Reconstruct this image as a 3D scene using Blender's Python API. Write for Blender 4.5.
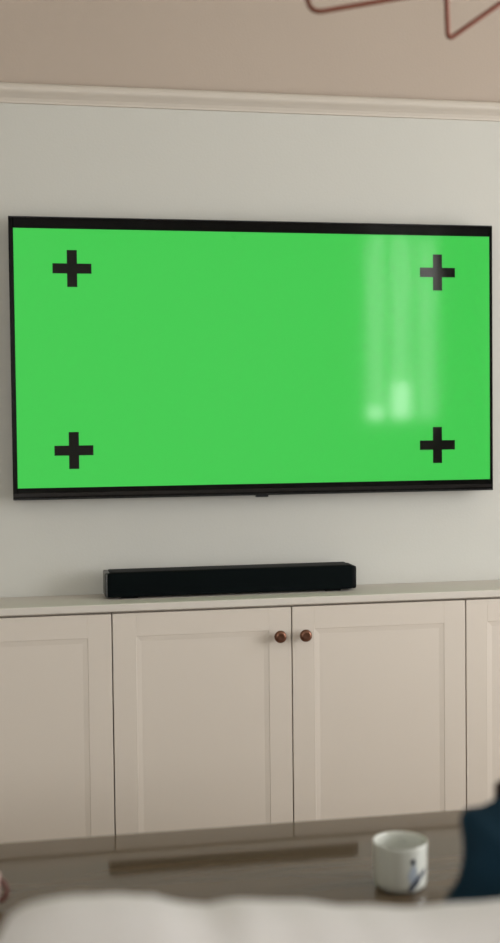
import bpy, bmesh, math
from mathutils import Vector, Matrix, noise

for o in list(bpy.data.objects):
    bpy.data.objects.remove(o)
SC = bpy.context.scene
COL = SC.collection

# ------------------------------------------------------------------ camera
EYE = Vector((-0.579, -3.014, 1.210))
YAW, PITCH, ROLL, FPX = 0.1832, -0.0381, -0.0111, 1200.0
FWD = Vector((math.sin(YAW)*math.cos(PITCH), math.cos(YAW)*math.cos(PITCH), math.sin(PITCH)))
RT0 = Vector((math.cos(YAW), -math.sin(YAW), 0.0))
UP0 = RT0.cross(FWD)
RT = math.cos(ROLL)*RT0 + math.sin(ROLL)*UP0
UP = -math.sin(ROLL)*RT0 + math.cos(ROLL)*UP0
cam_d = bpy.data.cameras.new('camera')
cam = bpy.data.objects.new('camera', cam_d)
COL.objects.link(cam)
m3 = Matrix((RT, UP, -FWD)).transposed()
cam.matrix_world = Matrix.Translation(EYE) @ m3.to_4x4()
cam_d.sensor_fit = 'VERTICAL'
cam_d.sensor_height = 36.0
cam_d.lens = FPX/943.0*36.0
cam_d.clip_start = 0.02
cam_d.dof.use_dof = True
cam_d.dof.focus_distance = 2.98
cam_d.dof.aperture_fstop = 1.9
SC.camera = cam

def at(px, py, y=None, z=None):
    """a point of the place: the line of sight through a pixel cut by the plane y=.. or z=.."""
    d = RT*((px-250.0)/FPX) - UP*((py-471.5)/FPX) + FWD
    t = (y-EYE.y)/d.y if y is not None else (z-EYE.z)/d.z
    return EYE + d*t

# ------------------------------------------------------------------ light and exposure
SC.view_settings.view_transform = 'Standard'
SC.view_settings.look = 'None'
SC.view_settings.exposure = 0.0
SC.view_settings.gamma = 1.0
SC.view_settings.use_curve_mapping = False

world = bpy.data.worlds.new('world')
SC.world = world
world.use_nodes = True
wb = world.node_tree.nodes['Background']
wb.inputs['Color'].default_value = (0.80, 0.90, 1.0, 1)
wb.inputs['Strength'].default_value = 1.6

def area(name, loc, rot, sx, sy, power, color):
    l = bpy.data.lights.new(name, 'AREA')
    l.shape = 'RECTANGLE'; l.size = sx; l.size_y = sy
    l.energy = power; l.color = color
    o = bpy.data.objects.new(name, l)
    o.location = loc; o.rotation_euler = rot
    COL.objects.link(o)
    return o

RX, LX, BY, CEIL = 2.60, -2.6, -5.30, 2.75       # right wall, left wall, back wall, ceiling
WIN_R = (-3.1, -0.9, 0.40, 2.35)                 # right wall window: y0 y1 z0 z1
WIN_B = (1.76, 2.36, 1.20, 2.60)                 # back wall window: x0 x1 z0 z1
WIN_FILL = (-2.45, -0.95, 0.90, 2.30)                  # unseen wide window added in the back wall for fill light: x0 x1 z0 z1
area('daylight_right', (RX+0.16, -2.00, 1.38), (0, math.radians(90), 0), 1.90, 2.15, 108, (1.0, 0.98, 0.965))
area('daylight_back', (2.06, BY-0.16, 1.90), (math.radians(90), 0, 0), 0.60, 1.38, 27, (1.0, 0.98, 0.95))
area('fill_back_wide', (-1.70, BY-0.16, 1.60), (math.radians(90), 0, 0), 1.46, 1.38, 52, (1.0, 0.985, 0.965))  # added fill from behind the camera, through the unseen wide window

# ------------------------------------------------------------------ materials
def lin(c):
    return tuple(((v/255)/12.92 if v/255 <= 0.04045 else ((v/255+0.055)/1.055)**2.4) for v in c)

def mat(name, rgb, rough=0.5, metal=0.0, spec=0.5, bump=None, var=None, coat=0.0, sheen=0.0):
    m = bpy.data.materials.new(name); m.use_nodes = True
    nt = m.node_tree; b = nt.nodes['Principled BSDF']
    c = lin(rgb)
    b.inputs['Base Color'].default_value = (*c, 1)
    b.inputs['Roughness'].default_value = rough
    b.inputs['Metallic'].default_value = metal
    b.inputs['Specular IOR Level'].default_value = spec
    b.inputs['Coat Weight'].default_value = coat
    b.inputs['Sheen Weight'].default_value = sheen
    tc = nt.nodes.new('ShaderNodeTexCoord')
    if var:
        scale, amt = var
        n = nt.nodes.new('ShaderNodeTexNoise'); n.inputs['Scale'].default_value = scale
        n.inputs['Detail'].default_value = 3
        nt.links.new(tc.outputs['Object'], n.inputs['Vector'])
        r = nt.nodes.new('ShaderNodeValToRGB')
        r.color_ramp.elements[0].position = 0.3; r.color_ramp.elements[1].position = 0.7
        r.color_ramp.elements[0].color = (*[v*(1-amt) for v in c], 1)
        r.color_ramp.elements[1].color = (*[min(1, v*(1+amt)) for v in c], 1)
        nt.links.new(n.outputs['Fac'], r.inputs['Fac'])
        nt.links.new(r.outputs['Color'], b.inputs['Base Color'])
    if bump:
        scale, st, dist = bump
        n2 = nt.nodes.new('ShaderNodeTexNoise'); n2.inputs['Scale'].default_value = scale
        n2.inputs['Detail'].default_value = 4
        nt.links.new(tc.outputs['Object'], n2.inputs['Vector'])
        bp = nt.nodes.new('ShaderNodeBump'); bp.inputs['Strength'].default_value = st
        bp.inputs['Distance'].default_value = dist
        nt.links.new(n2.outputs['Fac'], bp.inputs['Height'])
        nt.links.new(bp.outputs['Normal'], b.inputs['Normal'])
    return m

def wood(name, dark, light, rough, scale=(1.2, 14, 14), spec=0.5, bump=0.0):
    m = bpy.data.materials.new(name); m.use_nodes = True
    nt = m.node_tree; b = nt.nodes['Principled BSDF']
    tc = nt.nodes.new('ShaderNodeTexCoord'); mp = nt.nodes.new('ShaderNodeMapping')
    mp.inputs['Scale'].default_value = scale
    n = nt.nodes.new('ShaderNodeTexNoise'); n.inputs['Scale'].default_value = 2.2
    n.inputs['Detail'].default_value = 6; n.inputs['Distortion'].default_value = 0.5
    r = nt.nodes.new('ShaderNodeValToRGB')
    r.color_ramp.elements[0].position = 0.3; r.color_ramp.elements[1].position = 0.72
    r.color_ramp.elements[0].color = (*lin(dark), 1); r.color_ramp.elements[1].color = (*lin(light), 1)
    nt.links.new(tc.outputs['Object'], mp.inputs['Vector'])
    nt.links.new(mp.outputs['Vector'], n.inputs['Vector'])
    nt.links.new(n.outputs['Fac'], r.inputs['Fac'])
    nt.links.new(r.outputs['Color'], b.inputs['Base Color'])
    b.inputs['Roughness'].default_value = rough
    b.inputs['Specular IOR Level'].default_value = spec
    return m

def emit_screen(name, rgb, strength):
    m = bpy.data.materials.new(name); m.use_nodes = True
    b = m.node_tree.nodes['Principled BSDF']
    b.inputs['Base Color'].default_value = (0.004, 0.004, 0.004, 1)
    b.inputs['Emission Color'].default_value = (*lin(rgb), 1)
    b.inputs['Emission Strength'].default_value = strength
    b.inputs['Roughness'].default_value = 0.065
    b.inputs['Specular IOR Level'].default_value = 0.5
    return m

def glass_pane(name):
    m = bpy.data.materials.new(name); m.use_nodes = True
    nt = m.node_tree; nt.nodes.clear()
    out = nt.nodes.new('ShaderNodeOutputMaterial'); mx = nt.nodes.new('ShaderNodeMixShader')
    t = nt.nodes.new('ShaderNodeBsdfTransparent'); g = nt.nodes.new('ShaderNodeBsdfGlossy')
    g.inputs['Roughness'].default_value = 0.02
    mx.inputs[0].default_value = 0.06
    nt.links.new(t.outputs[0], mx.inputs[1]); nt.links.new(g.outputs[0], mx.inputs[2])
    nt.links.new(mx.outputs[0], out.inputs[0])
    return m

def sheer(name, rgb, through):
    m = bpy.data.materials.new(name); m.use_nodes = True
    nt = m.node_tree; nt.nodes.clear()
    out = nt.nodes.new('ShaderNodeOutputMaterial')
    t = nt.nodes.new('ShaderNodeBsdfTransparent'); d = nt.nodes.new('ShaderNodeBsdfDiffuse')
    tr = nt.nodes.new('ShaderNodeBsdfTranslucent')
    d.inputs[0].default_value = (*lin(rgb), 1); tr.inputs[0].default_value = (*lin(rgb), 1)
    a = nt.nodes.new('ShaderNodeMixShader'); a.inputs[0].default_value = 0.4
    b = nt.nodes.new('ShaderNodeMixShader'); b.inputs[0].default_value = through
    nt.links.new(d.outputs[0], a.inputs[1]); nt.links.new(tr.outputs[0], a.inputs[2])
    nt.links.new(a.outputs[0], b.inputs[1]); nt.links.new(t.outputs[0], b.inputs[2])
    nt.links.new(b.outputs[0], out.inputs[0])
    return m

M = dict(
    wall=mat('wall_paint', (193, 192, 185), 0.75, bump=(160, 0.15, 0.002), var=(1.3, 0.015)),
    wall_top=mat('beige_wall_paint', (174, 160, 147), 0.8, bump=(160, 0.15, 0.002), var=(1.3, 0.015)),
    ceil=mat('ceiling_paint', (228, 224, 216), 0.9),
    trim=mat('trim_paint', (196, 188, 177), 0.5),
    cab=mat('cabinet_paint', (204, 195, 184), 0.5, bump=(90, 0.05, 0.001)),
    top=mat('worktop_paint', (200, 194, 185), 0.6),
    gap=mat('cabinet_carcass', (185, 172, 158), 0.8),
    kick=mat('plinth_paint', (120, 112, 104), 0.7),
    knob=mat('antique_copper', (120, 84, 68), 0.3, 0.85, bump=(60, 0.1, 0.001)),
    copper=mat('copper_rod', (116, 66, 52), 0.4, 0.5),
    brass=mat('dark_brass', (110, 80, 60), 0.4, 0.9),
    bezel=mat('tv_bezel', (4, 4, 5), 0.14, spec=0.2),
    bezel_m=mat('tv_metal_edge', (38, 38, 40), 0.3, 0.6),
    strip=mat('tv_lower_strip', (58, 56, 57), 0.16, 0.9),
    tvback=mat('tv_back_plastic', (16, 16, 17), 0.6),
    mark=mat('black_screen_mark', (5, 6, 7), 0.06),
    screen=emit_screen('green_screen', (62, 199, 78), 1.0),
    fabric=mat('soundbar_cloth', (3, 9, 10), 0.9, spec=0.1, bump=(900, 0.4, 0.0004)),
    plastic=mat('soundbar_plastic', (5, 6, 7), 0.6, spec=0.12),
    caplit=mat('soundbar_lit_end_plastic', (62, 63, 62), 0.35),  # grey stands in for light reflected off the left end
    table=wood('table_wood', (84, 70, 54), (95, 80, 63), 0.06, spec=0.62),
    leg=wood('table_leg_wood', (80, 68, 55), (105, 92, 76), 0.4, (14, 14, 1.5)),
    floor=wood('floor_wood', (150, 128, 102), (182, 160, 132), 0.4, (1.0, 9, 9)),
    mug=mat('mug_glaze', (206, 208, 200), 0.25, coat=0.3),
    print_d=mat('mug_print_dark', (48, 56, 72), 0.3),
    print_l=mat('mug_print_light', (160, 170, 182), 0.3),
    coffee=mat('coffee', (45, 26, 16), 0.1),
    pink=mat('pink_glaze', (196, 165, 160), 0.3),
    brown=mat('brown_cork', (92, 56, 48), 0.6),
    sofa=mat('cream_boucle', (199, 196, 194), 0.95, bump=(160, 0.5, 0.004), var=(9, 0.03), sheen=0.2),
    sofaleg=wood('sofa_leg_wood', (70, 52, 38), (95, 72, 52), 0.5, (14, 14, 1.5)),
    navy=mat('navy_cloth', (19, 43, 57), 0.95, spec=0.15, bump=(300, 0.4, 0.002), var=(14, 0.12)),
    darkbrown=mat('dark_brown_cloth', (46, 32, 30), 0.95, bump=(300, 0.4, 0.002)),
    glass=glass_pane('window_glass'),
    frame=mat('window_frame_paint', (230, 228, 222), 0.4),
    drape=mat('grey_drape', (120, 116, 108), 0.9),
    sheer=sheer('sheer_curtain', (235, 235, 230), 0.38),
    bulb=mat('milk_glass_bulb', (236, 232, 224), 0.2),
    cord=mat('black_cord', (25, 22, 22), 0.6),
)

# ------------------------------------------------------------------ mesh helpers
def link(name, bm, m, parent=None, smooth=False, angle=None):
    me = bpy.data.meshes.new(name)
    bmesh.ops.recalc_face_normals(bm, faces=bm.faces)
    bm.to_mesh(me); bm.free()
    me.materials.append(m)
    if smooth:
        for p in me.polygons: p.use_smooth = True
        if angle:
            me.set_sharp_from_angle(angle=math.radians(angle))
    o = bpy.data.objects.new(name, me)
    COL.objects.link(o)
    if parent: o.parent = parent
    return o

def box(bm, x0, x1, y0, y1, z0, z1, bevel=0.0, seg=2):
    r = bmesh.ops.create_cube(bm, size=1.0)
    vs = r['verts']
    for v in vs:
        v.co = Vector((x0 + (v.co.x+.5)*(x1-x0), y0 + (v.co.y+.5)*(y1-y0), z0 + (v.co.z+.5)*(z1-z0)))
    if bevel > 0:
        es = list({e for v in vs for e in v.link_edges})
        bmesh.ops.bevel(bm, geom=es, offset=bevel, segments=seg, profile=0.6, affect='EDGES')
    return bm

def boxes(*bs, bevel=0.0, seg=2):
    bm = bmesh.new()
    for b in bs: box(bm, *b, bevel=bevel, seg=seg)
    return bm

def lathe(bm, prof, seg=48, c=(0, 0, 0), axis='Z', caps=True):
    """prof: list of (radius, height) turned about an axis through c"""
    rings = []
    for r, h in prof:
        ring = []
        for i in range(seg):
            a = 2*math.pi*i/seg
            if axis == 'Z': p = (c[0]+r*math.cos(a), c[1]+r*math.sin(a), c[2]+h)
            else: p = (c[0]+r*math.cos(a), c[1]-h, c[2]+r*math.sin(a))
            ring.append(bm.verts.new(p))
        rings.append(ring)
    for a, b in zip(rings, rings[1:]):
        for i in range(seg):
            j = (i+1) % seg
            bm.faces.new((a[i], a[j], b[j], b[i]))
    if caps:
        bm.faces.new(rings[0]); bm.faces.new(rings[-1])
    return bm

def tube(bm, pts, r, seg=12, closed=False, taper=None):
    pts = [Vector(p) for p in pts]
    n = len(pts); rings = []; prev = None
    for i, p in enumerate(pts):
        if closed: t = (pts[(i+1) % n]-pts[i-1]).normalized()
        else: t = (pts[min(i+1, n-1)]-pts[max(i-1, 0)]).normalized()
        if prev is None:
            a = t.orthogonal().normalized()
        else:
            a = (prev - t*prev.dot(t)).normalized()
        prev = a; b = t.cross(a)
        rr = r if taper is None else r*taper[i]
        rings.append([bm.verts.new(p + (a*math.cos(2*math.pi*k/seg) + b*math.sin(2*math.pi*k/seg))*rr) for k in range(seg)])
    m = n if closed else n-1
    for i in range(m):
        A, B = rings[i], rings[(i+1) % n]
        off = 0
        if closed and i == n-1:
            off = min(range(seg), key=lambda s: (A[0].co-B[s].co).length)
        for k in range(seg):
            bm.faces.new((A[k], A[(k+1) % seg], B[(k+1+off) % seg], B[(k+off) % seg]))
    if not closed:
        bm.faces.new(rings[0]); bm.faces.new(rings[-1])
    return bm

def round_poly(pts, rad, n=7):
    """closed polygon with rounded corners"""
    out = []; L = len(pts)
    pts = [Vector(p) for p in pts]
    for i, p in enumerate(pts):
        a = (pts[i-1]-p).normalized(); b = (pts[(i+1) % L]-p).normalized()
        ang = a.angle(b); d = rad/math.tan(ang/2)
        s, e = p+a*d, p+b*d
        for k in range(n+1):
            t = k/n
            out.append(s*(1-t)**2 + p*2*t*(1-t) + e*t*t)
    return out

def thing(name, label, cat, loc=(0, 0, 0), group=None):
    o = bpy.data.objects.new(name, None); COL.objects.link(o)
    o.location = loc; o.empty_display_size = 0.05
    o['label'] = label; o['category'] = cat
    if group: o['group'] = group
    return o

def shift(bm, v):
    bmesh.ops.translate(bm, verts=bm.verts, vec=-Vector(v)); return bm

def struct(name, bm, m, parent=None, **k):
    o = link(name, bm, m, parent, **k)
    if parent is None: o['kind'] = 'structure'
    return o

def part(name, bm, m, th, parent=None, **k):
    """mesh given in room coordinates, stored relative to its thing"""
    shift(bm, th.location)
    return link(name, bm, m, parent or th, **k)

# ------------------------------------------------------------------ room
T = 0.12
RAIL = 2.047
struct('floor', boxes((LX-T, RX+T, BY-T, T, -0.1, 0.0)), M['floor'])
struct('ceiling', boxes((LX-T, RX+T, BY-T, T, CEIL, CEIL+0.1)), M['ceil'])
struct('wall_front', boxes((LX-T, RX+T, 0.0, T, 0.0, RAIL-0.02)), M['wall'])
struct('wall_front_upper', boxes((LX-T, RX+T, 0.0, T, RAIL-0.02, CEIL)), M['wall_top'])
struct('wall_left', boxes((LX-T, LX, BY-T, 0, 0.0, CEIL)), M['wall'])
y0, y1, z0, z1 = WIN_R
struct('wall_right', boxes((RX, RX+T, BY-T, y0, 0, CEIL), (RX, RX+T, y1, 0, 0, CEIL),
                           (RX, RX+T, y0, y1, 0, z0), (RX, RX+T, y0, y1, z1, CEIL)), M['wall'])
a0, a1, b0, b1 = WIN_B; c0, c1, d0, d1 = WIN_FILL
struct('wall_back', boxes((LX, c0, BY-T, BY, 0, CEIL), (c0, c1, BY-T, BY, 0, d0), (c0, c1, BY-T, BY, d1, CEIL),
                          (c1, a0, BY-T, BY, 0, CEIL), (a0, a1, BY-T, BY, 0, b0), (a0, a1, BY-T, BY, b1, CEIL),
                          (a1, RX, BY-T, BY, 0, CEIL)), M['wall'])

# picture rail along the wall behind the television
def rail(x0, x1, z):
    prof = [(0, 0), (0.010, 0.002), (0.018, 0.000), (0.023, -0.005), (0.025, -0.012), (0.024, -0.018), (0.021, -0.022),
            (0.015, -0.027), (0.009, -0.033), (0.005, -0.040), (0.004, -0.044), (0, -0.045)]
    bm = bmesh.new()
    A = [bm.verts.new((x0, -p, z+q)) for p, q in prof]; B = [bm.verts.new((x1, -p, z+q)) for p, q in prof]
    for i in range(len(prof)-1): bm.faces.new((A[i], A[i+1], B[i+1], B[i]))
    bm.faces.new(A); bm.faces.new(B)
    return bm
struct('trim_1', rail(LX, RX, RAIL), M['trim'])

def skirting(name, b): struct(name, boxes(b, bevel=0.004), M['trim'])
skirting('baseboard_left', (LX, LX+0.015, BY, 0, 0, 0.11))
skirting('baseboard_right', (RX-0.015, RX, BY, 0, 0, 0.11))
skirting('baseboard_back', (LX+0.015, RX-0.015, BY, BY+0.015, 0, 0.11))
skirting('baseboard_front_left', (LX+0.015, -1.31, -0.015, 0, 0, 0.11))
skirting('baseboard_front_right', (1.41, RX-0.015, -0.015, 0, 0, 0.11))

def window(n, axis, u0, u1, z0, z1, wpos, outd, mull):
    """window in a wall opening; axis 'X' = wall along x"""
    f = 0.05; d0, d1 = sorted((wpos+outd*0.04, wpos+outd*0.09))
    def b(a0, a1, p, q, e0=d0, e1=d1):
        return (a0, a1, e0, e1, p, q) if axis == 'X' else (e0, e1, a0, a1, p, q)
    bs = [b(u0, u0+f, z0, z1), b(u1-f, u1, z0, z1), b(u0+f, u1-f, z0, z0+f), b(u0+f, u1-f, z1-f, z1)]
    for k in range(1, mull):
        c = u0+(u1-u0)*k/mull
        bs.append(b(c-0.03, c+0.03, z0+f, z1-f))
    w = struct('window_%d' % n, boxes(*bs, bevel=0.004), M['frame'])
    g0, g1 = sorted((wpos+outd*0.062, wpos+outd*0.068))
    link('pane', boxes(b(u0+f-0.005, u1-f+0.005, z0+f-0.005, z1-f+0.005, g0, g1)), M['glass'], w)
    s0, s1 = sorted((wpos-outd*0.05, wpos+outd*0.04))
    link('window_sill', boxes(b(u0-0.04, u1+0.04, z0-0.03, z0, *sorted((wpos-outd*0.05, wpos-outd*0.0005))), bevel=0.004), M['frame'], w)
window(1, 'Y', *WIN_R, RX, 1, 2)
window(2, 'X', *WIN_B, BY, -1, 3)
window(3, 'X', *WIN_FILL, BY, -1, 2)  # unseen opening added to let the fill light in

# ------------------------------------------------------------------ built-in cabinets
CF = -0.180            # front face of the doors
SEAM, SLAB = 0.774, 0.793
KICK = 0.07
def ring_frame(bm, x0, x1, z0, z1, w, yf, yb):
    box(bm, x0, x0+w, yf, yb, z0, z1, 0.0008, 1); box(bm, x1-w, x1, yf, yb, z0, z1, 0.0008, 1)
    box(bm, x0+w-.0008, x1-w+.0008, yf, yb, z0, z0+w, 0.0008, 1); box(bm, x0+w-.0008, x1-w+.0008, yf, yb, z1-w, z1, 0.0008, 1)
def door(x0, x1, knob_side, th, handle=True):
    g = 0.0014
    x0 += g; x1 -= g; za, zb = KICK+0.003, SEAM-0.005
    w = 0.056
    bm = bmesh.new()
    ring_frame(bm, x0, x1, za, zb, w, CF, CF+0.019)
    box(bm, x0+w-0.002, x1-w+0.002, CF+0.0020, CF+0.017, za+w-0.002, zb-w+0.002)
    d = part('door', bm, M['cab'], th)
    # sloping bead around the sunk panel
    bm = bmesh.new()
    xa, xb, zc, zd = x0+w, x1-w, za+w, zb-w
    pr = [(0, CF+0.0006), (0.012, CF+0.0020)]
    loops = [[bm.verts.new(p) for p in ((xa+i, y, zc+i), (xb-i, y, zc+i), (xb-i, y, zd-i), (xa+i, y, zd-i))] for i, y in pr]
    for A, B in zip(loops, loops[1:]):
        for k in range(4): bm.faces.new((A[k], A[(k+1) % 4], B[(k+1) % 4], B[k]))
    part('bead', bm, M['cab'], th, d)
    kx = x1-0.031 if knob_side > 0 else x0+0.029
    bm = lathe(bmesh.new(), [(0.0075, 0), (0.0075, 0.002), (0.0045, 0.004), (0.0045, 0.010), (0.009, 0.013), (0.0145, 0.017),
                             (0.0152, 0.021), (0.0135, 0.0255), (0.0095, 0.0275), (0.006, 0.0270), (0.001, 0.0265)],
               32, (kx, CF, 0.701), 'Y')
    part('knob', bm, M['knob'], th, d, smooth=True, angle=50)
    return d
units = [(-1.270, -0.830, -0.390, 'pale painted wall cabinet to the left of the soundbar, cut off by the left edge'),
         (-0.390, 0.045, 0.490, 'pale painted two-door wall cabinet under the soundbar with two round copper knobs together'),
         (0.490, 0.930, 1.370, 'pale painted wall cabinet at the right edge, past the knobbed doors')]
for x0, xm, x1, lab in units:
    t = thing('wall_cabinet', lab, 'cabinet', ((x0+x1)/2, -0.09, 0), 'fitted cabinets under the television')
    bm = boxes((x0+0.001, x1-0.001, CF+0.020, -0.001, KICK, SEAM-0.001))
    part('body', bm, M['gap'], t)
    part('plinth', boxes((x0+0.001, x1-0.001, CF+0.06, -0.001, 0.0, KICK)), M['kick'], t)
    door(x0, xm, 1, t); door(xm, x1, -1, t)
wt = link('worktop', boxes((-1.29, 1.39, CF-0.006, -0.0005, SEAM+0.0005, SLAB), bevel=0.0035, seg=3), M['top'])
wt['label'] = 'long pale painted worktop running over the cabinets below the television'; wt['category'] = 'worktop'

# ------------------------------------------------------------------ television
TW, TH, TZ = 1.230, 0.686, 1.378
tv = thing('television', 'wide wall-mounted flat television showing a bright green screen with black crosses', 'television', (0, -0.05, TZ))
Z0, Z1 = TZ-TH/2, TZ+TH/2
def rect_ring(outer, inner, yf, yb):
    (x0, x1, z0, z1), (a0, a1, b0, b1) = outer, inner
    return boxes((x0, a0, yf, yb, z0, z1), (a1, x1, yf, yb, z0, z1), (a0, a1, yf, yb, z0, b0), (a0, a1, yf, yb, b1, z1), bevel=0.001, seg=1)
SX0, SX1, SZ0, SZ1 = -TW/2+0.0115, TW/2-0.008, Z0+0.0290, Z1-0.0285
part('bezel', rect_ring((-TW/2, TW/2, Z0, Z1), (SX0, SX1, SZ0, SZ1), -0.052, -0.030), M['bezel'], tv)
part('metal_trim', boxes((-TW/2+0.001, TW/2-0.001, -0.0555, -0.0522, Z0+0.001, Z0+0.0042), bevel=0.0005, seg=1), M['bezel_m'], tv)
part('metal_trim', boxes((-TW/2+0.001, TW/2-0.001, -0.0545, -0.0522, Z1-0.0035, Z1-0.001), bevel=0.0005, seg=1), M['bezel_m'], tv)
scr = part('screen', boxes((SX0-0.001, SX1+0.001, -0.0505, -0.034, SZ0-0.001, SZ1+0.001)), M['screen'], tv)
part('metal_trim', boxes((-TW/2+0.002, TW/2-0.002, -0.0534, -0.0515, Z0+0.0075, Z0+0.0165), bevel=0.0006, seg=1), M['strip'], tv)
part('rear_housing', boxes((-TW/2+0.004, TW/2-0.004, -0.0335, -0.026, Z0+0.004, Z1-0.004),
                           (-0.45, 0.45, -0.028, -0.008, Z0+0.06, Z1-0.2), bevel=0.003), M['tvback'], tv)
part('wall_bracket', boxes((-0.25, -0.19, -0.009, -0.0008, TZ-0.2, TZ+0.1), (0.19, 0.25, -0.009, -0.0008, TZ-0.2, TZ+0.1),
                           (-0.3, 0.3, -0.006, -0.0008, TZ-0.05, TZ-0.01)), M['bezel_m'], tv)
part('sensor', boxes((at(262, 497, y=-0.05).x-0.016, at(262, 497, y=-0.05).x+0.016, -0.054, -0.040, Z0-0.0045, Z0+0.001), bevel=0.001), M['bezel_m'], tv)
for px, py, w, h in ((72, 268.5, 39, 37), (437.5, 272.5, 35, 36), (74, 450.5, 39, 37), (437.5, 445, 35, 36)):
    c = at(px, py, y=-0.051); s = (at(px+w/2, py, y=-0.051).x - at(px-w/2, py, y=-0.051).x)/2
    hz = (at(px, py-h/2, y=-0.051).z - at(px, py+h/2, y=-0.051).z)/2
    q = 0.0122
    bm = bmesh.new()
    pts = [(-s, -q), (-q, -q), (-q, -hz), (q, -hz), (q, -q), (s, -q), (s, q), (q, q), (q, hz), (-q, hz), (-q, q), (-s, q)]
    F = [bm.verts.new((c.x+a, -0.0509, c.z+b)) for a, b in pts]; B = [bm.verts.new((c.x+a, -0.0503, c.z+b)) for a, b in pts]
    bm.faces.new(F); bm.faces.new(B)
    for i in range(12): bm.faces.new((F[i], F[(i+1) % 12], B[(i+1) % 12], B[i]))
    part('cross_mark', bm, M['mark'], tv, scr)

# ------------------------------------------------------------------ soundbar
bx0, bx1 = -0.4005, 0.2300
bz0, bz1 = SLAB+0.004, 0.8580
sb = thing('soundbar', 'long slim black cloth-fronted soundbar standing on the worktop', 'soundbar', ((bx0+bx1)/2, -0.075, SLAB))
part('body', boxes((bx0+0.012, bx1-0.012, -0.104, -0.028, bz0, bz1), bevel=0.004, seg=3), M['plastic'], sb, smooth=True, angle=40)
part('grille', boxes((bx0+0.006, bx1-0.012, -0.112, -0.100, bz0+0.0015, bz1-0.001), bevel=0.004, seg=3), M['fabric'], sb, smooth=True, angle=40)
part('end_cap', boxes((bx0, bx0+0.013, -0.110, -0.030, bz0+0.001, bz1-0.0005), bevel=0.005, seg=4), M['caplit'], sb, smooth=True, angle=40)  # left cap coloured lighter than the right to look lit
part('end_cap', boxes((bx1-0.017, bx1, -0.106, -0.030, bz0+0.001, bz1-0.0025), bevel=0.007, seg=4), M['plastic'], sb, smooth=True, angle=40)
for fx in (bx0+0.06, bx1-0.06):
    part('foot', boxes((fx-0.02, fx+0.02, -0.10, -0.04, SLAB, bz0+0.002), bevel=0.001), M['plastic'], sb)

# ------------------------------------------------------------------ coffee table
TT = 0.486
tya = at(290, 822, z=TT).y
tyb = -1.42
tx0, tx1 = -1.20, 0.72
tb = thing('coffee_table', 'low glossy brown wooden coffee table in front of the cabinets, mug standing on it', 'table', ((tx0+tx1)/2, (tya+tyb)/2, 0))
part('tabletop', boxes((tx0, tx1, tyb, tya, TT-0.035, TT), bevel=0.003, seg=3), M['table'], tb)
part('apron', boxes((tx0+0.08, tx1-0.08, tyb+0.05, tyb+0.07, TT-0.095, TT-0.035), (tx0+0.08, tx1-0.08, tya-0.07, tya-0.05, TT-0.095, TT-0.035),
                    (tx0+0.06, tx0+0.08, tyb+0.05, tya-0.05, TT-0.095, TT-0.035), (tx1-0.08, tx1-0.06, tyb+0.05, tya-0.05, TT-0.095, TT-0.035)), M['leg'], tb)
for lx in (tx0+0.035, tx1-0.085):
    for ly in (tyb+0.03, tya-0.08):
        bm = bmesh.new(); box(bm, lx, lx+0.05, ly, ly+0.05, 0, TT-0.035, 0.003)
        cx, cy = lx+0.025, ly+0.025
        for v in bm.verts:
            if v.co.z < 0.1: v.co.x = cx+(v.co.x-cx)*0.65; v.co.y = cy+(v.co.y-cy)*0.65
        part('leg', bm, M['leg'], tb)

# ------------------------------------------------------------------ mug
mb = at(400.5, 886, z=TT)
sc = (mb-EYE).dot(FWD)/FPX
R0, H0 = 27.0*sc, 46.5*sc
mg = thing('mug', 'white ceramic mug with a small blue-grey print standing on the wooden table', 'mug', (mb.x, mb.y, TT))
prof = [(R0*0.55, 0.0), (R0*0.78, 0.0), (R0*0.84, 0.002), (R0*0.94, 0.006), (R0*0.975, 0.014), (R0*0.98, H0*0.5), (R0, H0*0.93), (R0*1.01, H0*0.985),
        (R0*0.99, H0), (R0*0.955, H0*0.993), (R0*0.93, H0*0.95), (R0*0.90, H0*0.5), (R0*0.87, 0.014), (R0*0.6, 0.008)]
part('body', lathe(bmesh.new(), prof, 64, (mb.x, mb.y, TT)), M['mug'], mg, smooth=True, angle=60)
part('coffee', lathe(bmesh.new(), [(R0*0.89, H0*0.42), (R0*0.89, H0*0.44)], 48, (mb.x, mb.y, TT)), M['coffee'], mg)
ha = math.radians(62)
hd = Vector((math.cos(ha), math.sin(ha), 0))
hp = []
for k in range(15):
    a = math.radians(-80+160*k/14)
    hp.append(Vector((mb.x, mb.y, TT+H0*0.52)) + hd*(R0*0.92+0.026*math.cos(a)-0.004) + Vector((0, 0, H0*0.33*math.sin(a))))
part('handle', tube(bmesh.new(), hp, 0.0052, 14), M['mug'], mg, smooth=True)
# print: thin glaze patches lying on the curved wall
toc = math.atan2(EYE.y-mb.y, EYE.x-mb.x)
def patch(name, pts, m, lift):
    """pts in (sideways fraction of R, height fraction) as seen from the front of the mug"""
    bm = bmesh.new(); vs = []
    for u, w in pts:
        a = toc + math.asin(max(-.99, min(.99, u)))
        r = R0*(0.98+0.02*w)*1.0+lift
        vs.append(bm.verts.new((mb.x+r*math.cos(a), mb.y+r*math.sin(a), TT+H0*w)))
    f = bm.faces.new(vs)
    e = bmesh.ops.extrude_face_region(bm, geom=[f])
    for v in e['geom']:
        if isinstance(v, bmesh.types.BMVert):
            dv = Vector((v.co.x-mb.x, v.co.y-mb.y, 0)).normalized(); v.co -= dv*0.0015
    bmesh.ops.triangulate(bm, faces=bm.faces)
    part(name, bm, m, mg)
patch('print', [(0.28, 0.40), (0.36, 0.28), (0.48, 0.22), (0.58, 0.36), (0.60, 0.52), (0.52, 0.66), (0.42, 0.62), (0.34, 0.52)], M['print_l'], 0.0004)
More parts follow.
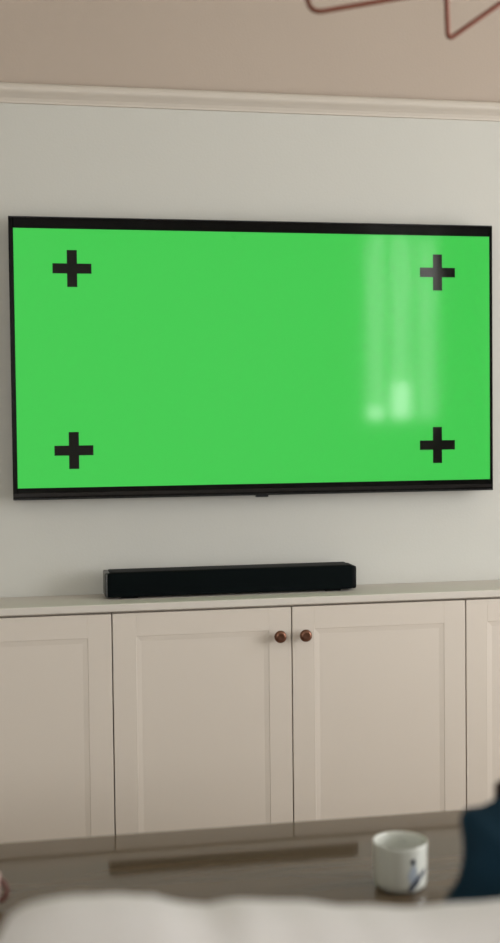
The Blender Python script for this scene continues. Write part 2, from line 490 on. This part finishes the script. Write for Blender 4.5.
patch('print', [(0.28, 0.12), (0.40, 0.08), (0.66, 0.24), (0.88, 0.42), (0.86, 0.52), (0.60, 0.38), (0.40, 0.24)], M['print_d'], 0.0008)
patch('print', [(0.40, 0.66), (0.50, 0.64), (0.55, 0.70), (0.51, 0.78), (0.42, 0.77), (0.37, 0.71)], M['print_d'], 0.0008)

# ------------------------------------------------------------------ pink cup at the left end of the table
cb = at(-21, 909, z=TT)
cp = thing('cup', 'small pink cup with a dark brown handle at the left edge, on the table', 'cup', (cb.x, cb.y, TT))
r = 0.032
part('body', lathe(bmesh.new(), [(r*.5, 0), (r*.72, 0), (r*.9, 0.008), (r, 0.025), (r*1.02, 0.05), (r*.97, 0.0515), (r*.93, 0.048), (r*.9, 0.02), (r*.6, 0.006)],
                   40, (cb.x, cb.y, TT)), M['pink'], cp, smooth=True, angle=60)
hp = []
for k in range(13):
    a = math.radians(-85+170*k/12)
    hp.append(Vector((cb.x, cb.y, TT+0.028)) + Vector((0.98, -0.18, 0))*(r*0.93+0.013*math.cos(a)) + Vector((0, 0, 0.016*math.sin(a))))
part('handle', tube(bmesh.new(), hp, 0.0042, 12), M['brown'], cp, smooth=True)['label'] = 'dark brown handle'

# ------------------------------------------------------------------ sofa seen from behind
SY = -1.90
crest = [(-60, 960), (-20, 950), (-4, 930), (8, 912), (28, 904), (60, 902), (110, 902), (150, 905), (190, 914), (212, 918), (238, 913), (300, 916),
         (370, 918), (430, 919), (470, 916), (510, 911), (600, 904), (700, 908), (900, 916)]
cw = [at(px, py, y=SY) for px, py in crest]
def crest_z(x):
    for a, b in zip(cw, cw[1:]):
        if a.x <= x <= b.x:
            t = (x-a.x)/(b.x-a.x); t = t*t*(3-2*t); return a.z+(b.z-a.z)*t
    return cw[0].z if x < cw[0].x else cw[-1].z
sx0, sx1 = at(-12, 910, y=SY).x, at(-12, 910, y=SY).x+1.66
so = thing('sofa', 'cream woven sofa across the bottom edge, seen from behind its back', 'sofa', ((sx0+sx1)/2, -1.80, 0))
def soft_cushion(x0, x1, yc, half, zb, ztop, seed, nx=60, nr=28, expo=2.6):
    bm = bmesh.new(); rings = []
    for i in range(nx+1):
        u = -1+2*i/nx
        e = (1-abs(u)**6)**0.5
        x = x0+(x1-x0)*(u+1)/2
        zt = ztop(x); hh = (zt-zb)/2; zc = (zt+zb)/2
        ring = []
        for k in range(nr):
            a = 2*math.pi*k/nr; ca, sa = math.cos(a), math.sin(a)
            yy = math.copysign(abs(ca)**(2/expo), ca)*half*max(e, 0.02)
            zz = math.copysign(abs(sa)**(2/3.4), sa)*hh*(0.90+0.10*e)
            p = Vector((x, yc+yy, zc+zz))
            nn = noise.noise(p*7+Vector((seed, 0, 0)))*0.007+noise.noise(p*18+Vector((seed, 3, 0)))*0.003
            p.y += nn*e; p.z += nn*0.4*e
            ring.append(bm.verts.new(p))
        rings.append(ring)
    for A, B in zip(rings, rings[1:]):
        for k in range(nr): bm.faces.new((A[k], A[(k+1) % nr], B[(k+1) % nr], B[k]))
    bm.faces.new(rings[0]); bm.faces.new(rings[-1])
    return bm
mid = (sx0+sx1)/2
part('back_cushion', soft_cushion(sx0+0.004, mid, SY+0.01, 0.085, 0.43, crest_z, 1.0), M['sofa'], so, smooth=True)
part('back_cushion', soft_cushion(mid+0.002, sx1-0.004, SY+0.01, 0.085, 0.43, crest_z, 5.0), M['sofa'], so, smooth=True)
part('seat_cushion', soft_cushion(sx0+0.004, mid, -1.645, 0.19, 0.27, lambda x: 0.425, 2.0), M['sofa'], so, smooth=True)
part('seat_cushion', soft_cushion(mid+0.002, sx1-0.004, -1.645, 0.19, 0.27, lambda x: 0.425, 3.0), M['sofa'], so, smooth=True)
part('back_frame', boxes((sx0-0.11, sx1+0.11, -2.10, -1.99, 0.09, 0.62), bevel=0.03, seg=4), M['sofa'], so, smooth=True, angle=50)
part('base', boxes((sx0, sx1, -1.99, -1.47, 0.09, 0.275), bevel=0.02, seg=3), M['sofa'], so, smooth=True, angle=50)
for ax in (sx0-0.112, sx1+0.002):
    part('arm', boxes((ax, ax+0.11, -1.995, -1.47, 0.09, 0.55), bevel=0.03, seg=4), M['sofa'], so, smooth=True, angle=50)
for lx in (sx0-0.06, sx1+0.02):
    for ly in (-2.05, -1.54):
        part('leg', lathe(bmesh.new(), [(0.014, 0), (0.022, 0.095)], 20, (lx+0.02, ly, 0)), M['sofaleg'], so, smooth=True, angle=60)

# ------------------------------------------------------------------ throw cushions on the sofa
def outline_cushion(name, pts, y, depth, m, label, lean=0.0):
    """puffy cushion: outline in room x/z, thickness swelling towards the middle"""
    P = [Vector((p.x, 0, p.z)) for p in pts]
    # smooth closed outline
    out = []; n = len(P)
    for i in range(n):
        p0, p1, p2, p3 = P[i-1], P[i], P[(i+1) % n], P[(i+2) % n]
        for k in range(6):
            t = k/6
            out.append(0.5*((2*p1)+(-p0+p2)*t+(2*p0-5*p1+4*p2-p3)*t*t+(-p0+3*p1-3*p2+p3)*t**3))
    c = sum(out, Vector())/len(out)
    zb = min(p.z for p in out)
    o = thing(name, label, 'cushion', (c.x, y, zb))
    bm = bmesh.new(); N = len(out); K = 9
    def ringv(s, side):
        r = []
        for p in out:
            q = c+(p-c)*s
            th = depth*math.sqrt(max(0, 1-s**3.2))
            nz = noise.noise(q*11+Vector((0, side*3, 0)))*0.008*(1-s)
            yy = y+side*(th+nz)+lean*(q.z-zb)
            r.append(bm.verts.new((q.x, yy, q.z)))
        return r
    ss = [1-(k/K)**1.5*0.97 for k in range(K)]
    rim = ringv(1.0, 0)
    for side in (-1, 1):
        prev = rim
        for s in ss[1:]:
            cur = ringv(s, side)
            for i in range(N): bm.faces.new((prev[i], prev[(i+1) % N], cur[(i+1) % N], cur[i]))
            prev = cur
        bm.faces.new(prev)
    part('cover', bm, m, o, smooth=True)
    # piping round the seam
    part('piping', tube(bmesh.new(), [Vector((p.x, y+lean*(p.z-zb), p.z)) for p in out], 0.0035, 8, closed=True), m, o, smooth=True)
    return o
CY = -1.725
def on_seat(p, b):
    if b > 1030: p.z = 0.434
    return p
pp = [(464, 815), (484, 808), (520, 792), (600, 776), (760, 778), (778, 800), (770, 900), (782, 1085), (600, 1092), (410, 1088),
      (416, 1010), (430, 940), (446, 905), (460, 882), (466, 850)]
outline_cushion('throw_cushion', [on_seat(at(a, b, y=CY), b) for a, b in pp], CY, 0.055, M['navy'],
                'navy blue cloth cushion standing on the sofa at the right edge')
CY2 = -1.60
pp = [(497, 795), (515, 780), (640, 760), (760, 762), (772, 800), (765, 900), (775, 1040), (640, 1046), (500, 1042), (506, 950), (505, 860)]
outline_cushion('throw_cushion', [on_seat(at(a, b, y=CY2), b) for a, b in pp], CY2, 0.045, M['darkbrown'],
                'dark brown cushion peeking out behind the navy cushion, top corner at the right edge')

# ------------------------------------------------------------------ copper wire pendant over the table
PY = -1.12
pt = thing('pendant_lamp', 'bent copper rod pendant lamp hanging at the top right corner', 'lamp', (at(440, -60, y=PY).x, PY, CEIL))
def loop(pxs, ya, yb, rad):
    pts = []
    for i, (a, b) in enumerate(pxs):
        pts.append(at(a, b, y=ya+(yb-ya)*i/(len(pxs)-1)))
    return round_poly(pts, rad)
part('rod_loop', tube(bmesh.new(), loop([(312, 13), (470, -14), (440, -150), (290, -52)], PY-0.02, PY+0.06, 0.018), 0.0042, 12, closed=True), M['copper'], pt, smooth=True)
part('rod_loop', tube(bmesh.new(), loop([(448, 40), (575, -49), (470, -160), (443, -90)], PY+0.02, PY-0.05, 0.008), 0.0042, 12, closed=True), M['copper'], pt, smooth=True)
hub = at(455, -155, y=PY)
part('hub', lathe(bmesh.new(), [(0.012, -0.03), (0.028, -0.02), (0.028, 0.03), (0.008, 0.045)], 24, hub), M['copper'], pt, smooth=True, angle=50)
part('bulb', lathe(bmesh.new(), [(0.004, -0.115), (0.022, -0.108), (0.034, -0.085), (0.032, -0.062), (0.016, -0.035), (0.013, -0.028)], 24, hub), M['bulb'], pt, smooth=True, angle=60)
part('cord', tube(bmesh.new(), [hub+Vector((0, 0, 0.04)), Vector((hub.x, hub.y, CEIL-0.02))], 0.003, 8), M['cord'], pt)
part('ceiling_rose', lathe(bmesh.new(), [(0.05, 0.0), (0.05, -0.012), (0.03, -0.024), (0.006, -0.026)], 32, (hub.x, hub.y, CEIL)), M['copper'], pt, smooth=True, angle=50)

# ------------------------------------------------------------------ blinds on the narrow window behind the camera
for x0, x1, zb, zt, lab in ((1.78, 1.952, 1.345, 2.56, 'left'), (1.968, 2.152, 1.52, 2.56, 'middle'), (2.168, 2.34, 1.27, 2.56, 'right')):
    bl = thing('roller_blind', 'sheer white roller blind on the %s light of the narrow window' % lab, 'blind', ((x0+x1)/2, BY+0.03, zb), 'roller blinds')
    part('cloth', boxes((x0, x1, BY-0.021, BY-0.019, zb, zt)), M['sheer'], bl)
    part('roller', boxes((x0, x1, BY-0.036, BY-0.004, zt-0.001, zt+0.03), bevel=0.01, seg=3), M['frame'], bl)
    part('bottom_bar', boxes((x0, x1, BY-0.025, BY-0.015, zb-0.012, zb), bevel=0.003), M['frame'], bl)
